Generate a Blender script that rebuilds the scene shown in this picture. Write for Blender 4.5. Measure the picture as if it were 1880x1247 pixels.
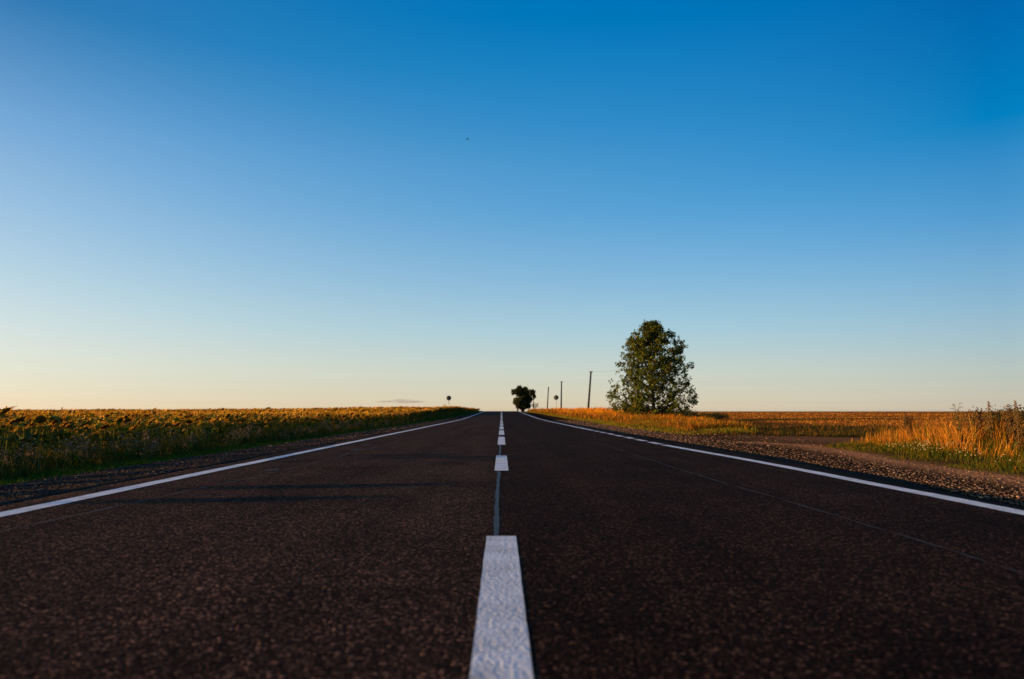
import bpy, math, random
import numpy as np
from mathutils import Vector, Matrix

for o in list(bpy.data.objects):
    bpy.data.objects.remove(o)
SC = bpy.context.scene
COL = SC.collection
rng = np.random.default_rng(7)
random.seed(7)

# ------------------------------------------------------------------ camera
EYE = 0.65
cam_d = bpy.data.cameras.new("camera")
cam = bpy.data.objects.new("camera", cam_d)
COL.objects.link(cam)
SC.camera = cam
cam_d.sensor_width = 36.0
cam_d.lens = 24.0
cam_d.clip_start = 0.05
cam_d.clip_end = 30000.0
cam.location = (0.0, 0.0, EYE)
cam.rotation_euler = (math.radians(90 + 6.01), 0.0, math.radians(-0.87))
cam_d.dof.use_dof = True
cam_d.dof.focus_distance = 9.0
cam_d.dof.aperture_fstop = 1.8

# ------------------------------------------------------------------ exposure
SC.view_settings.view_transform = 'Standard'
SC.view_settings.look = 'None'
SC.view_settings.exposure = 0.75
SC.view_settings.gamma = 1.0
SC.render.engine = 'CYCLES'
SC.cycles.max_bounces = 6
SC.cycles.volume_bounces = 1

# ------------------------------------------------------------------ sky and sun
SUN_EL = math.radians(7.0)
SUN_AZ = math.radians(262.0)          # clockwise from +Y: low on the left, a little behind the camera
world = bpy.data.worlds.new("World")
SC.world = world
world.use_nodes = True
wn, wl = world.node_tree.nodes, world.node_tree.links
bg = wn['Background']
bg.inputs['Strength'].default_value = 0.0595
sky = wn.new('ShaderNodeTexSky')
sky.sky_type = 'NISHITA'
sky.sun_disc = False
sky.sun_elevation = SUN_EL
sky.sun_rotation = SUN_AZ
# colour grade of the evening sky by height above the horizon and by azimuth
SKY_Z = [0.002, 0.012, 0.025, 0.04, 0.06, 0.085, 0.115, 0.15, 0.19, 0.235, 0.285, 0.34, 0.4, 0.46, 0.52, 0.56]
SKY_G = [[(3.377, 4.0091, 7.6239), (2.6666, 3.1801, 6.2173), (2.2297, 2.6265, 4.8975), (2.039, 2.2985, 3.9629), (2.0008, 2.1507, 3.2641), (2.0302, 2.0907, 2.8977), (2.0573, 2.1032, 2.6885), (2.0207, 2.1422, 2.615), (1.957, 2.1638, 2.6287), (1.8108, 2.1395, 2.6996), (1.61, 2.094, 2.7403), (1.2112, 1.9464, 2.7893), (0.7619, 1.622, 2.5002), (0.2589, 1.2355, 2.25), (0.2554, 1.2441, 2.2687), (0.2531, 1.2513, 2.2844)], [(4.4192, 5.0475, 9.0414), (3.3213, 3.8719, 7.3612), (2.6089, 3.0263, 5.64), (2.2983, 2.5724, 4.414), (2.1747, 2.3711, 3.6253), (2.0527, 2.2511, 3.1843), (1.9148, 2.2687, 3.0822), (1.8187, 2.25, 2.9856), (1.6031, 2.2157, 3.0296), (1.3713, 2.2092, 3.1039), (1.0126, 2.1577, 3.2039), (0.7888, 2.122, 3.2544), (0.4208, 1.9863, 3.2823), (0.1564, 1.8712, 3.3097), (0.0071, 1.7175, 3.2991), (0.0076, 1.6943, 3.4457)], [(2.8577, 3.2611, 6.3529), (2.038, 2.4358, 5.0357), (1.5639, 1.9052, 3.8322), (1.3216, 1.5903, 2.9428), (1.1849, 1.4176, 2.3898), (1.0722, 1.3317, 2.1344), (0.9797, 1.2973, 1.9894), (0.843, 1.2751, 1.9491), (0.6743, 1.2476, 1.9638), (0.4281, 1.1861, 2.0142), (0.2641, 1.1453, 2.0123), (0.0036, 1.0355, 2.0075), (0.0043, 0.9523, 1.9571), (0.005, 0.8492, 1.9585), (0.005, 0.8596, 1.9788), (0.0051, 0.8662, 1.9919)]]
SKY_MAX = 8.0
tc = wn.new('ShaderNodeTexCoord')
sep = wn.new('ShaderNodeSeparateXYZ')
wl.new(tc.outputs['Generated'], sep.inputs[0])
def wmath(op, a, b=None, clamp=False):
    n = wn.new('ShaderNodeMath'); n.operation = op; n.use_clamp = clamp
    for i, v in enumerate((a, b)):
        if v is None: continue
        if isinstance(v, (int, float)): n.inputs[i].default_value = v
        else: wl.new(v, n.inputs[i])
    return n.outputs[0]
hor = wmath('SQRT', wmath('SUBTRACT', 1.0, wmath('MULTIPLY', sep.outputs[2], sep.outputs[2])))
t_az = wmath('DIVIDE', sep.outputs[0], wmath('MAXIMUM', hor, 0.01))
t_az = wmath('MINIMUM', wmath('MAXIMUM', wmath('DIVIDE', t_az, 0.6), -1.0), 1.0)
tm = wmath('SUBTRACT', t_az, 1.0)
tp = wmath('ADD', t_az, 1.0)
wL = wmath('MULTIPLY', wmath('MULTIPLY', t_az, tm), 0.5)
wC = wmath('SUBTRACT', 1.0, wmath('MULTIPLY', t_az, t_az))
wR = wmath('MULTIPLY', wmath('MULTIPLY', t_az, tp), 0.5)
acc = None
for wgt, row in zip((wL, wC, wR), SKY_G):
    r = wn.new('ShaderNodeValToRGB')
    r.color_ramp.interpolation = 'LINEAR'
    el = r.color_ramp.elements
    while len(el) > 1: el.remove(el[-1])
    pts = list(zip(SKY_Z, row)) + [(0.70, (0.12, 0.85, 1.5)), (1.0, (0.15, 0.7, 1.2))]
    for i, (z, g) in enumerate(pts):
        e = el[0] if i == 0 else el.new(z)
        e.position = z
        e.color = (g[0] / SKY_MAX, g[1] / SKY_MAX, g[2] / SKY_MAX, 1)
    wl.new(sep.outputs[2], r.inputs[0])
    s = wn.new('ShaderNodeVectorMath'); s.operation = 'SCALE'
    wl.new(r.outputs[0], s.inputs[0]); wl.new(wgt, s.inputs[3])
    if acc is None: acc = s.outputs[0]
    else:
        a = wn.new('ShaderNodeVectorMath'); a.operation = 'ADD'
        wl.new(acc, a.inputs[0]); wl.new(s.outputs[0], a.inputs[1]); acc = a.outputs[0]
g8 = wn.new('ShaderNodeVectorMath'); g8.operation = 'SCALE'; g8.inputs[3].default_value = SKY_MAX
wl.new(acc, g8.inputs[0])
mul = wn.new('ShaderNodeVectorMath'); mul.operation = 'MULTIPLY'
wl.new(sky.outputs[0], mul.inputs[0]); wl.new(g8.outputs[0], mul.inputs[1])
wl.new(mul.outputs[0], bg.inputs['Color'])

sun_d = bpy.data.lights.new("sun", 'SUN')
sun_d.energy = 5.0
sun_d.angle = math.radians(0.5)
sun_d.color = (1.0, 0.50, 0.17)
sun = bpy.data.objects.new("sun", sun_d)
COL.objects.link(sun)
to_sun = Vector((math.sin(SUN_AZ) * math.cos(SUN_EL), math.cos(SUN_AZ) * math.cos(SUN_EL), math.sin(SUN_EL)))
sun.rotation_euler = to_sun.to_track_quat('Z', 'Y').to_euler()
sun.location = (-20, -5, 12)

# ------------------------------------------------------------------ helpers
def link(o, parent=None):
    COL.objects.link(o)
    if parent is not None: o.parent = parent
    return o

def mesh_np(name, V, F, mat=None, parent=None, col=None, smooth=False, loc=None):
    """One mesh object from arrays: V (n,3), F (m,3) or (m,4) or a list of such arrays; col (n,3) = surface albedo."""
    V = np.asarray(V, dtype=np.float32)
    Fs = F if isinstance(F, list) and not isinstance(F[0], tuple) else [F]
    Fs = [np.asarray(f, dtype=np.int32) for f in Fs if len(f)]
    me = bpy.data.meshes.new(name)
    me.vertices.add(len(V)); me.vertices.foreach_set('co', V.ravel())
    loops = np.concatenate([f.ravel() for f in Fs])
    tot = np.concatenate([np.full(len(f), f.shape[1], dtype=np.int32) for f in Fs])
    start = np.concatenate([[0], np.cumsum(tot)[:-1]]).astype(np.int32)
    me.loops.add(len(loops)); me.loops.foreach_set('vertex_index', loops)
    me.polygons.add(len(tot)); me.polygons.foreach_set('loop_start', start)
    try: me.polygons.foreach_set('loop_total', tot)
    except Exception: pass
    me.update(calc_edges=True); me.validate()
    if smooth: me.polygons.foreach_set('use_smooth', np.ones(len(me.polygons), dtype=bool))
    if col is not None:
        c = np.ones((len(V), 4), dtype=np.float32); c[:, :3] = col
        a = me.attributes.new('tint', 'FLOAT_COLOR', 'POINT'); a.data.foreach_set('color', c.ravel())
    if mat is not None: me.materials.append(mat)
    o = bpy.data.objects.new(name, me)
    if loc is not None: o.location = loc
    return link(o, parent)

def empty(name, loc, rz=0.0):
    o = bpy.data.objects.new(name, None)
    o.empty_display_size = 0.2
    o.location = loc; o.rotation_euler = (0, 0, rz)
    return link(o)

def tag(o, label=None, cat=None, group=None, kind=None):
    if label: o['label'] = label
    if cat: o['category'] = cat
    if group: o['group'] = group
    if kind: o['kind'] = kind
    return o

def tube(path, radii, n=6, cap=True):
    """Tapered tube along a polyline -> V, F list."""
    path = np.asarray(path, float); radii = np.broadcast_to(np.asarray(radii, float), (len(path),))
    V = []; k = len(path)
    for i in range(k):
        d = path[min(i + 1, k - 1)] - path[max(i - 1, 0)]
        d = d / (np.linalg.norm(d) + 1e-9)
        a = np.cross(d, (0, 0, 1.0)) if abs(d[2]) < 0.95 else np.cross(d, (0, 1.0, 0))
        a /= np.linalg.norm(a); b = np.cross(d, a)
        th = np.arange(n) * 2 * np.pi / n
        V.append(path[i] + radii[i] * (np.cos(th)[:, None] * a + np.sin(th)[:, None] * b))
    V = np.concatenate(V)
    Q = []
    for i in range(k - 1):
        for j in range(n):
            Q.append((i * n + j, i * n + (j + 1) % n, (i + 1) * n + (j + 1) % n, (i + 1) * n + j))
    T = []
    if cap:
        V = np.vstack([V, path[:1], path[-1:]])
        for j in range(n):
            T.append((k * n, (j + 1) % n, j)); T.append((k * n + 1, (k - 1) * n + j, (k - 1) * n + (j + 1) % n))
    return V, Q, T

class MB:
    """Collects pieces that become one mesh."""
    def __init__(s): s.V = []; s.Q = []; s.T = []; s.C = []; s.n = 0
    def add(s, V, Q=(), T=(), col=None):
        V = np.asarray(V, float)
        if len(Q): s.Q.append(np.asarray(Q) + s.n)
        if len(T): s.T.append(np.asarray(T) + s.n)
        s.V.append(V); s.n += len(V)
        s.C.append(np.broadcast_to(np.asarray(col if col is not None else (0.5, 0.5, 0.5), float), (len(V), 3)))
        return s
    def tube(s, path, radii, n=6, col=None):
        V, Q, T = tube(path, radii, n); return s.add(V, Q, T, col)
    def box(s, c, d, R=None, col=None):
        c = np.asarray(c, float); d = np.asarray(d, float) / 2
        P = np.array([(x, y, z) for x in (-1, 1) for y in (-1, 1) for z in (-1, 1)]) * d
        if R is not None: P = P @ np.array(R).T
        Q = [(0, 1, 3, 2), (4, 6, 7, 5), (0, 4, 5, 1), (2, 3, 7, 6), (0, 2, 6, 4), (1, 5, 7, 3)]
        return s.add(P + c, Q, (), col)
    def arrays(s):
        return np.concatenate(s.V), [np.concatenate(s.Q) if s.Q else [], np.concatenate(s.T) if s.T else []], np.concatenate(s.C)
    def build(s, name, mat, parent=None, smooth=False, loc=None, tint=True):
        V, F, C = s.arrays()
        return mesh_np(name, V, F, mat, parent, C if tint else None, smooth, loc)

def sstep(a, b, x):
    t = np.clip((x - a) / (b - a), 0, 1); return t * t * (3 - 2 * t)

def vnoise(x, y, s, seed=0):
    """Cheap smooth value noise for terrain and placement."""
    x = np.asarray(x, float) / s; y = np.asarray(y, float) / s
    xi = np.floor(x).astype(np.int64); yi = np.floor(y).astype(np.int64)
    fx = x - xi; fy = y - yi; fx = fx * fx * (3 - 2 * fx); fy = fy * fy * (3 - 2 * fy)
    def h(a, b):
        v = (a * 374761393 + b * 668265263 + seed * 1442695041) & 0xffffffff
        v = ((v ^ (v >> 13)) * 1274126177) & 0xffffffff
        return ((v ^ (v >> 16)) & 0xffff) / 65535.0
    return (h(xi, yi) * (1 - fx) + h(xi + 1, yi) * fx) * (1 - fy) + (h(xi, yi + 1) * (1 - fx) + h(xi + 1, yi + 1) * fx) * fy

# ------------------------------------------------------------------ materials
def new_mat(name):
    m = bpy.data.materials.new(name); m.use_nodes = True
    nt = m.node_tree; b = nt.nodes['Principled BSDF']
    return m, nt, nt.nodes, nt.links, b

def noise_node(nt, vec, scale, detail=4.0, rough=0.55):
    n = nt.nodes.new('ShaderNodeTexNoise'); n.inputs['Scale'].default_value = scale
    n.inputs['Detail'].default_value = detail; n.inputs['Roughness'].default_value = rough
    nt.links.new(vec, n.inputs['Vector']); return n

def ramp_node(nt, fac, stops):
    r = nt.nodes.new('ShaderNodeValToRGB'); el = r.color_ramp.elements
    while len(el) > 1: el.remove(el[-1])
    for i, (p, c) in enumerate(stops):
        e = el[0] if i == 0 else el.new(p)
        e.position = p; e.color = (c[0], c[1], c[2], 1)
    nt.links.new(fac, r.inputs[0]); return r

def mixc(nt, fac, a, b, mode='MIX'):
    n = nt.nodes.new('ShaderNodeMix'); n.data_type = 'RGBA'; n.blend_type = mode
    for sock, v in ((n.inputs[0], fac), (n.inputs[6], a), (n.inputs[7], b)):
        if isinstance(v, (int, float)): sock.default_value = v
        elif isinstance(v, tuple): sock.default_value = (v[0], v[1], v[2], 1)
        else: nt.links.new(v, sock)
    return n.outputs[2]

def simple(name, color, rough=0.7, spec=0.3, metal=0.0, bump=0.0, bscale=60, var=0.25):
    m, nt, N, L, b = new_mat(name)
    tcn = N.new('ShaderNodeTexCoord')
    nz = noise_node(nt, tcn.outputs['Object'], bscale)
    c = mixc(nt, nz.outputs[0], tuple(v * (1 - var) for v in color), tuple(v * (1 + var) for v in color))
    L.new(c, b.inputs['Base Color'])
    b.inputs['Roughness'].default_value = rough; b.inputs['Metallic'].default_value = metal
    b.inputs['Specular IOR Level'].default_value = spec
    if bump:
        bp = N.new('ShaderNodeBump'); bp.inputs['Strength'].default_value = bump; bp.inputs['Distance'].default_value = 0.01
        L.new(nz.outputs[0], bp.inputs['Height']); L.new(bp.outputs[0], b.inputs['Normal'])
    return m

def plant_mat(name, translucent=0.35, rough=0.65, spec=0.03):
    m, nt, N, L, b = new_mat(name)
    at = N.new('ShaderNodeAttribute'); at.attribute_name = 'tint'
    L.new(at.outputs['Color'], b.inputs['Base Color'])
    b.inputs['Roughness'].default_value = rough; b.inputs['Specular IOR Level'].default_value = spec
    if translucent > 0:
        tr = N.new('ShaderNodeBsdfTranslucent'); L.new(at.outputs['Color'], tr.inputs['Color'])
        mx = N.new('ShaderNodeMixShader'); mx.inputs[0].default_value = translucent
        L.new(b.outputs[0], mx.inputs[1]); L.new(tr.outputs[0], mx.inputs[2])
        L.new(mx.outputs[0], N['Material Output'].inputs['Surface'])
    return m

def asphalt_mat():
    m, nt, N, L, b = new_mat('asphalt')
    tcn = N.new('ShaderNodeTexCoord'); V = tcn.outputs['Object']
    vo = N.new('ShaderNodeTexVoronoi'); vo.inputs['Scale'].default_value = 100.0; L.new(V, vo.inputs['Vector'])
    vo2 = N.new('ShaderNodeTexVoronoi'); vo2.inputs['Scale'].default_value = 190.0; L.new(V, vo2.inputs['Vector'])
    big = noise_node(nt, V, 0.9, 5.0); mid = noise_node(nt, V, 60.0, 5.0, 0.7)
    sepc = N.new('ShaderNodeSeparateColor'); L.new(vo.outputs['Color'], sepc.inputs[0])
    stone = ramp_node(nt, sepc.outputs[0], [(0.0, (0.008, 0.007, 0.007)), (0.50, (0.021, 0.016, 0.015)), (0.80, (0.050, 0.037, 0.030)), (0.93, (0.11, 0.080, 0.062)), (1.0, (0.26, 0.185, 0.14))])
    wear = ramp_node(nt, big.outputs[0], [(0.3, (0.55, 0.55, 0.57)), (0.5, (0.92, 0.90, 0.89)), (0.7, (1.15, 1.10, 1.06))])
    c = mixc(nt, 1.0, stone.outputs[0], wear.outputs[0], 'MULTIPLY')
    mpw = N.new('ShaderNodeMapping'); mpw.inputs['Scale'].default_value = (2.2, 0.05, 1.0); L.new(V, mpw.inputs[0])
    tracks = noise_node(nt, mpw.outputs[0], 1.0, 3.0); trr = ramp_node(nt, tracks.outputs[0], [(0.35, (0.72, 0.71, 0.72)), (0.65, (1.12, 1.08, 1.06))])
    c = mixc(nt, 1.0, c, trr.outputs[0], 'MULTIPLY')
    # lane tint split at the centre joint: the right lane is darker
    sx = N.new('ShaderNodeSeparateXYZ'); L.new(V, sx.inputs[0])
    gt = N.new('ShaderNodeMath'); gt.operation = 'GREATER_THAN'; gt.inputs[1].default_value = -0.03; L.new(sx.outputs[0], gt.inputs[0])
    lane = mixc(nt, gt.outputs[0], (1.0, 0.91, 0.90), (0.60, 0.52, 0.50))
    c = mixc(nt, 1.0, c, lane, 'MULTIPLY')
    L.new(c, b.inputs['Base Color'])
    b.inputs['Roughness'].default_value = 0.85
    b.inputs['Specular IOR Level'].default_value = 0.01
    ad = N.new('ShaderNodeMath'); ad.operation = 'ADD'
    i1 = N.new('ShaderNodeMath'); i1.operation = 'MULTIPLY'; i1.inputs[1].default_value = -1.0; L.new(vo.outputs['Distance'], i1.inputs[0])
    i2 = N.new('ShaderNodeMath'); i2.operation = 'MULTIPLY'; i2.inputs[1].default_value = -0.5; L.new(vo2.outputs['Distance'], i2.inputs[0])
    L.new(i1.outputs[0], ad.inputs[0]); L.new(i2.outputs[0], ad.inputs[1])
    ad2 = N.new('ShaderNodeMath'); ad2.operation = 'MULTIPLY_ADD'; ad2.inputs[1].default_value = 1.0
    L.new(mid.outputs[0], ad2.inputs[0]); L.new(ad.outputs[0], ad2.inputs[2])
    bp = N.new('ShaderNodeBump'); bp.inputs['Strength'].default_value = 0.8; bp.inputs['Distance'].default_value = 0.005
    L.new(ad2.outputs[0], bp.inputs['Height']); L.new(bp.outputs[0], b.inputs['Normal'])
    return m

def paint_mat():
    m, nt, N, L, b = new_mat('road_paint')
    tcn = N.new('ShaderNodeTexCoord'); V = tcn.outputs['Object']
    vo = N.new('ShaderNodeTexVoronoi'); vo.inputs['Scale'].default_value = 80.0; L.new(V, vo.inputs['Vector'])
    nz = noise_node(nt, V, 52.0, 5.0, 0.55); big = noise_node(nt, V, 5.0, 4.0)
    col = ramp_node(nt, nz.outputs[0], [(0.30, (0.36, 0.43, 0.50)), (0.45, (0.64, 0.75, 0.85)), (1.0, (0.74, 0.83, 0.91))])
    dirt = ramp_node(nt, big.outputs[0], [(0.22, (0.45, 0.44, 0.43)), (0.38, (0.80, 0.79, 0.78)), (0.6, (1, 1, 1))])
    c = mixc(nt, 1.0, col.outputs[0], dirt.outputs[0], 'MULTIPLY')
    L.new(c, b.inputs['Base Color']); b.inputs['Roughness'].default_value = 0.7; b.inputs['Specular IOR Level'].default_value = 0.1
    ad = N.new('ShaderNodeMath'); ad.operation = 'MULTIPLY_ADD'; ad.inputs[1].default_value = -0.35
    L.new(vo.outputs['Distance'], ad.inputs[0]); L.new(nz.outputs[0], ad.inputs[2])
    bp = N.new('ShaderNodeBump'); bp.inputs['Strength'].default_value = 0.85; bp.inputs['Distance'].default_value = 0.0048
    L.new(ad.outputs[0], bp.inputs['Height']); L.new(bp.outputs[0], b.inputs['Normal'])
    return m

def terrain_mat():
    m, nt, N, L, b = new_mat('earth')
    tcn = N.new('ShaderNodeTexCoord'); V = tcn.outputs['Object']
    def att(n):
        a = N.new('ShaderNodeAttribute'); a.attribute_name = n; return a.outputs['Fac']
    fine = noise_node(nt, V, 9.0, 6.0, 0.65); med = noise_node(nt, V, 0.6, 5.0); wide = noise_node(nt, V, 0.05, 4.0)
    st = N.new('ShaderNodeMapping'); st.inputs['Scale'].default_value = (0.02, 0.35, 0.3); L.new(V, st.inputs[0])
    rows = noise_node(nt, st.outputs[0], 1.0, 5.0, 0.6)
    soil = ramp_node(nt, fine.outputs[0], [(0.3, (0.030, 0.020, 0.010)), (0.7, (0.070, 0.046, 0.022))])
    fld = ramp_node(nt, rows.outputs[0], [(0.25, (0.16, 0.055, 0.012)), (0.5, (0.36, 0.12, 0.018)), (0.75, (0.46, 0.19, 0.03))])
    fld2 = ramp_node(nt, fine.outputs[0], [(0.25, (0.5, 0.5, 0.5)), (0.7, (1.2, 1.15, 1.1))])
    field = mixc(nt, 1.0, fld.outputs[0], fld2.outputs[0], 'MULTIPLY')
    vo = N.new('ShaderNodeTexVoronoi'); vo.inputs['Scale'].default_value = 45.0; L.new(V, vo.inputs['Vector'])
    sc_ = N.new('ShaderNodeSeparateColor'); L.new(vo.outputs['Color'], sc_.inputs[0])
    grav = ramp_node(nt, sc_.outputs[0], [(0.0, (0.010, 0.007, 0.006)), (0.5, (0.024, 0.016, 0.011)), (1.0, (0.070, 0.043, 0.026))])
    dirt = ramp_node(nt, fine.outputs[0], [(0.3, (0.24, 0.115, 0.055)), (0.7, (0.46, 0.240, 0.115))])
    c = mixc(nt, att('field'), soil.outputs[0], field)
    sxx = N.new('ShaderNodeSeparateXYZ'); L.new(V, sxx.inputs[0])
    lt = N.new('ShaderNodeMath'); lt.operation = 'LESS_THAN'; lt.inputs[1].default_value = 0.0; L.new(sxx.outputs[0], lt.inputs[0])
    grav2 = mixc(nt, 1.0, grav.outputs[0], mixc(nt, lt.outputs[0], (1.0, 1.0, 1.0), (1.5, 1.8, 2.2)), 'MULTIPLY')  # left of the road the gravel colour carries the sunflowers' bluish shade
    c = mixc(nt, att('gravel'), c, grav2)
    c = mixc(nt, att('dirt'), c, dirt.outputs[0])
    L.new(c, b.inputs['Base Color']); b.inputs['Roughness'].default_value = 0.95; b.inputs['Specular IOR Level'].default_value = 0.0
    i1 = N.new('ShaderNodeMath'); i1.operation = 'MULTIPLY_ADD'; i1.inputs[1].default_value = -0.6
    L.new(vo.outputs['Distance'], i1.inputs[0]); L.new(fine.outputs[0], i1.inputs[2])
    i2 = N.new('ShaderNodeMath'); i2.operation = 'MULTIPLY_ADD'; i2.inputs[1].default_value = 3.0
    L.new(rows.outputs[0], i2.inputs[0]); L.new(i1.outputs[0], i2.inputs[2])
    bp = N.new('ShaderNodeBump'); bp.inputs['Strength'].default_value = 0.9; bp.inputs['Distance'].default_value = 0.02
    L.new(i2.outputs[0], bp.inputs['Height']); L.new(bp.outputs[0], b.inputs['Normal'])
    return m

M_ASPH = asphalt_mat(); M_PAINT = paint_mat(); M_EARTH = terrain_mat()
M_SEAL = simple('bitumen_sealant', (0.017, 0.020, 0.023), 0.6, 0.3, bump=0.3, bscale=40)
M_SEAM = simple('worn_seam', (0.036, 0.034, 0.034), 0.8, 0.1, bump=0.3, bscale=40)
M_GRASS = plant_mat('grass_blades', 0.30)
M_LEAF = plant_mat('leaves', 0.28, 0.6, 0.06)
M_STEM = plant_mat('stems', 0.0, 0.8)
M_STONE = plant_mat('gravel_stone', 0.0, 0.9, 0.02)
M_BARK = simple('bark', (0.035, 0.026, 0.020), 0.9, 0.1, bump=0.8, bscale=14)
M_POLE = simple('tarred_wood', (0.028, 0.022, 0.026), 0.85, 0.15, bump=0.5, bscale=9)
M_PORC = simple('insulator_glaze', (0.10, 0.07, 0.05), 0.3, 0.5)
M_STEEL = simple('galvanised_steel', (0.26, 0.25, 0.24), 0.55, 0.4, metal=0.3)
M_DARK = simple('sign_enamel_dark', (0.018, 0.021, 0.028), 0.6, 0.25)
M_RIM = simple('sign_rim', (0.040, 0.042, 0.034), 0.6, 0.3)
M_PALE = simple('sign_strip_pale', (0.16, 0.16, 0.17), 0.6, 0.3)
M_BIRD = simple('dark_feathers', (0.02, 0.022, 0.028), 0.8, 0.1)

# ------------------------------------------------------------------ the lie of the land
def road_z(y):
    return np.interp(y, [-60, 0, 46, 54, 61, 80, 114, 141, 155, 175, 210, 260, 340, 9000],
                        [0, 0, 0.0, 0.015, 0.055, 0.22, 0.53, 0.68, 0.70, 0.62, 0.1, -1.0, -2.2, -2.2])
def right_line(y): return np.interp(y, [4, 9, 13.5, 30], [3.37, 3.33, 3.16, 3.12])
LEFT_LINE = -3.17
def asph_right(y): return np.interp(y, [3, 5.8, 9, 12.5, 30, 200], [4.2, 4.4, 4.75, 4.85, 4.3, 4.0])
def grass_left(y): return -np.interp(y, [0, 7, 9, 14.5, 23, 50, 90, 150], [5.35, 5.35, 5.42, 5.9, 5.95, 5.6, 4.7, 3.9])
def grass_right(y): return np.interp(y, [0, 6, 8.3, 10.7, 16.4, 19, 26, 52, 100, 150], [5.9, 6.1, 6.3, 6.6, 7.4, 6.4, 6.15, 6.6, 6.0, 5.0])
def on_track(x, y):
    """1 on the dirt track that leaves the road to the right."""
    c = np.interp(x, [4, 7, 12, 30, 80], [19.8, 19.2, 19.4, 21.5, 27.0])
    hw = np.interp(x, [4, 7, 10, 14, 80], [6.5, 3.2, 2.0, 1.5, 1.4])
    return (1 - sstep(hw - 0.35, hw + 0.35, np.abs(y - c))) * sstep(3.9, 4.6, x)

def land(x, y):
    x = np.asarray(x, float); y = np.asarray(y, float)
    u = np.abs(x); r = road_z(y)
    near = 1 - sstep(25, 90, u)
    base = np.where(y > 165, r * near + 0.35 * (1 - near) * np.exp(-((y - 165) / 260.0) ** 2), r * (0.35 + 0.65 * near))
    L = np.interp(-x, [0, 3.45, 3.5, 5.0, 6.8, 8.0, 40, 170, 300, 9000], [0, 0, -0.01, -0.09, -0.36, -0.58, -0.52, -0.15, -0.25, -0.6])
    bumpL = 0.34 * np.exp(-((y - 98) / 26.0) ** 2) * sstep(5, 8, -x) * np.exp(-(np.maximum(-x - 9, 0) / 16.0) ** 2)
    ar = asph_right(y)
    t = np.clip((x - 3.5) / np.maximum(ar - 3.5, 0.1), 0, 1)
    R = -0.15 * t - 0.02 * sstep(ar, ar + 1.5, x) + 0.03 * sstep(6, 8, x) - 0.02 * sstep(8, 12, x) \
        + 0.20 * sstep(7, 13, x) * sstep(60, 110, y) * (1 - sstep(18, 40, x)) + 0.1 * sstep(30, 300, x)
    z = base + np.where(x < 0, L + bumpL, R)
    w = sstep(5.2, 7.5, u)
    z = z + w * (0.05 * (vnoise(x, y, 1.7, 1) - 0.5) + 0.10 * (vnoise(x, y, 7.0, 2) - 0.5)) * (1 - 0.8 * on_track(x, y))
    return z

def axis(parts):
    a = np.concatenate([np.arange(s, e, st) for s, e, st in parts]); return np.unique(np.round(a, 4))
gx = np.concatenate([-np.geomspace(60, 9000, 34)[::-1], axis([(-58, -16, 1.6), (-16, -8, 0.5), (-8, -3.4, 0.2), (-3.4, 3.4, 1.1), (3.4, 8.4, 0.16), (8.4, 20, 0.4), (20, 60, 1.6)]), np.geomspace(60, 9000, 34)])
gy = np.concatenate([-np.geomspace(14, 3000, 12)[::-1], axis([(-12, 2, 1.0), (2, 32, 0.3), (32, 70, 0.8), (70, 180, 2.0), (180, 400, 8.0)]), np.geomspace(400, 9000, 30)])
GX, GY = np.meshgrid(gx, gy)
GZ = land(GX, GY)
GZ = np.where((GX > -3.6) & (GX < 3.62 + 0 * GY), GZ - 0.12, GZ)
inner = (GX >= 3.5) & (GX < asph_right(GY) + 0.05)
GZ = np.where(inner, GZ - 0.05, GZ)
nx, ny = len(gx), len(gy)
idx = np.arange(nx * ny).reshape(ny, nx)
quads = np.stack([idx[:-1, :-1], idx[:-1, 1:], idx[1:, 1:], idx[1:, :-1]], -1).reshape(-1, 4)
ground = mesh_np('ground', np.stack([GX, GY, GZ], -1).reshape(-1, 3), quads, M_EARTH, smooth=True)
tag(ground, 'bare earth of the verges and fields either side of the road', kind='structure')
def fattr(o, name, v):
    a = o.data.attributes.new(name, 'FLOAT', 'POINT'); a.data.foreach_set('value', np.asarray(v, np.float32).ravel())
gl = grass_left(GY); gr = grass_right(GY)
jit = 0.5 * (vnoise(GX, GY, 0.8, 5) - 0.5)
trk = on_track(GX, GY)
gravel = sstep(gl - 0.3, gl + 0.1, GX + jit) * (1 - sstep(gr - 0.1, gr + 0.3, GX + jit))
gravel = np.maximum(gravel, trk * (1 - sstep(5.5, 9.0, GX)))
fattr(ground, 'gravel', gravel)
edge_dirt = np.exp(-((GX - gr + 0.22) / 0.36) ** 2) * (GY < 18.5)
fattr(ground, 'dirt', np.clip(np.maximum(trk * sstep(5.5, 10.0, GX + 3 * jit) * 0.40, edge_dirt), 0, 1))
fattr(ground, 'field', sstep(15, 24, GX - 0.0 * GY) * sstep(20, 27, GY))

# ------------------------------------------------------------------ road
ry = np.unique(np.concatenate([np.arange(-12, 40, 1.0), np.arange(40, 420, 3.0)]))
prof = []
for y in ry:
    a = float(asph_right(y)); z = float(road_z(y))
    xs = [-3.75, -3.5, -3.3, -1.6, 0, 1.6, 3.3, 3.5, 3.5 + (a - 3.5) * 0.5, a, a + 0.03]
    zs = [-0.10, z and z or 0.0, z, z, z, z, z, z, z - 0.075, z - 0.150, z - 0.26]
    zs[0] = z - 0.10; zs[1] = z - 0.004
    wob = 0.06 * math.sin(y * 1.7) + 0.05 * math.sin(y * 4.1 + 1)
    xs[-2] += wob; xs[-1] += wob
    wob2 = 0.05 * math.sin(y * 1.3 + 2) + 0.04 * math.sin(y * 3.7)
    xs[0] += wob2; xs[1] += wob2 * 0.8
    prof.append([(x, y, zz) for x, zz in zip(xs, zs)])
RV = np.array(prof).reshape(-1, 3); k = len(prof[0])
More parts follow.
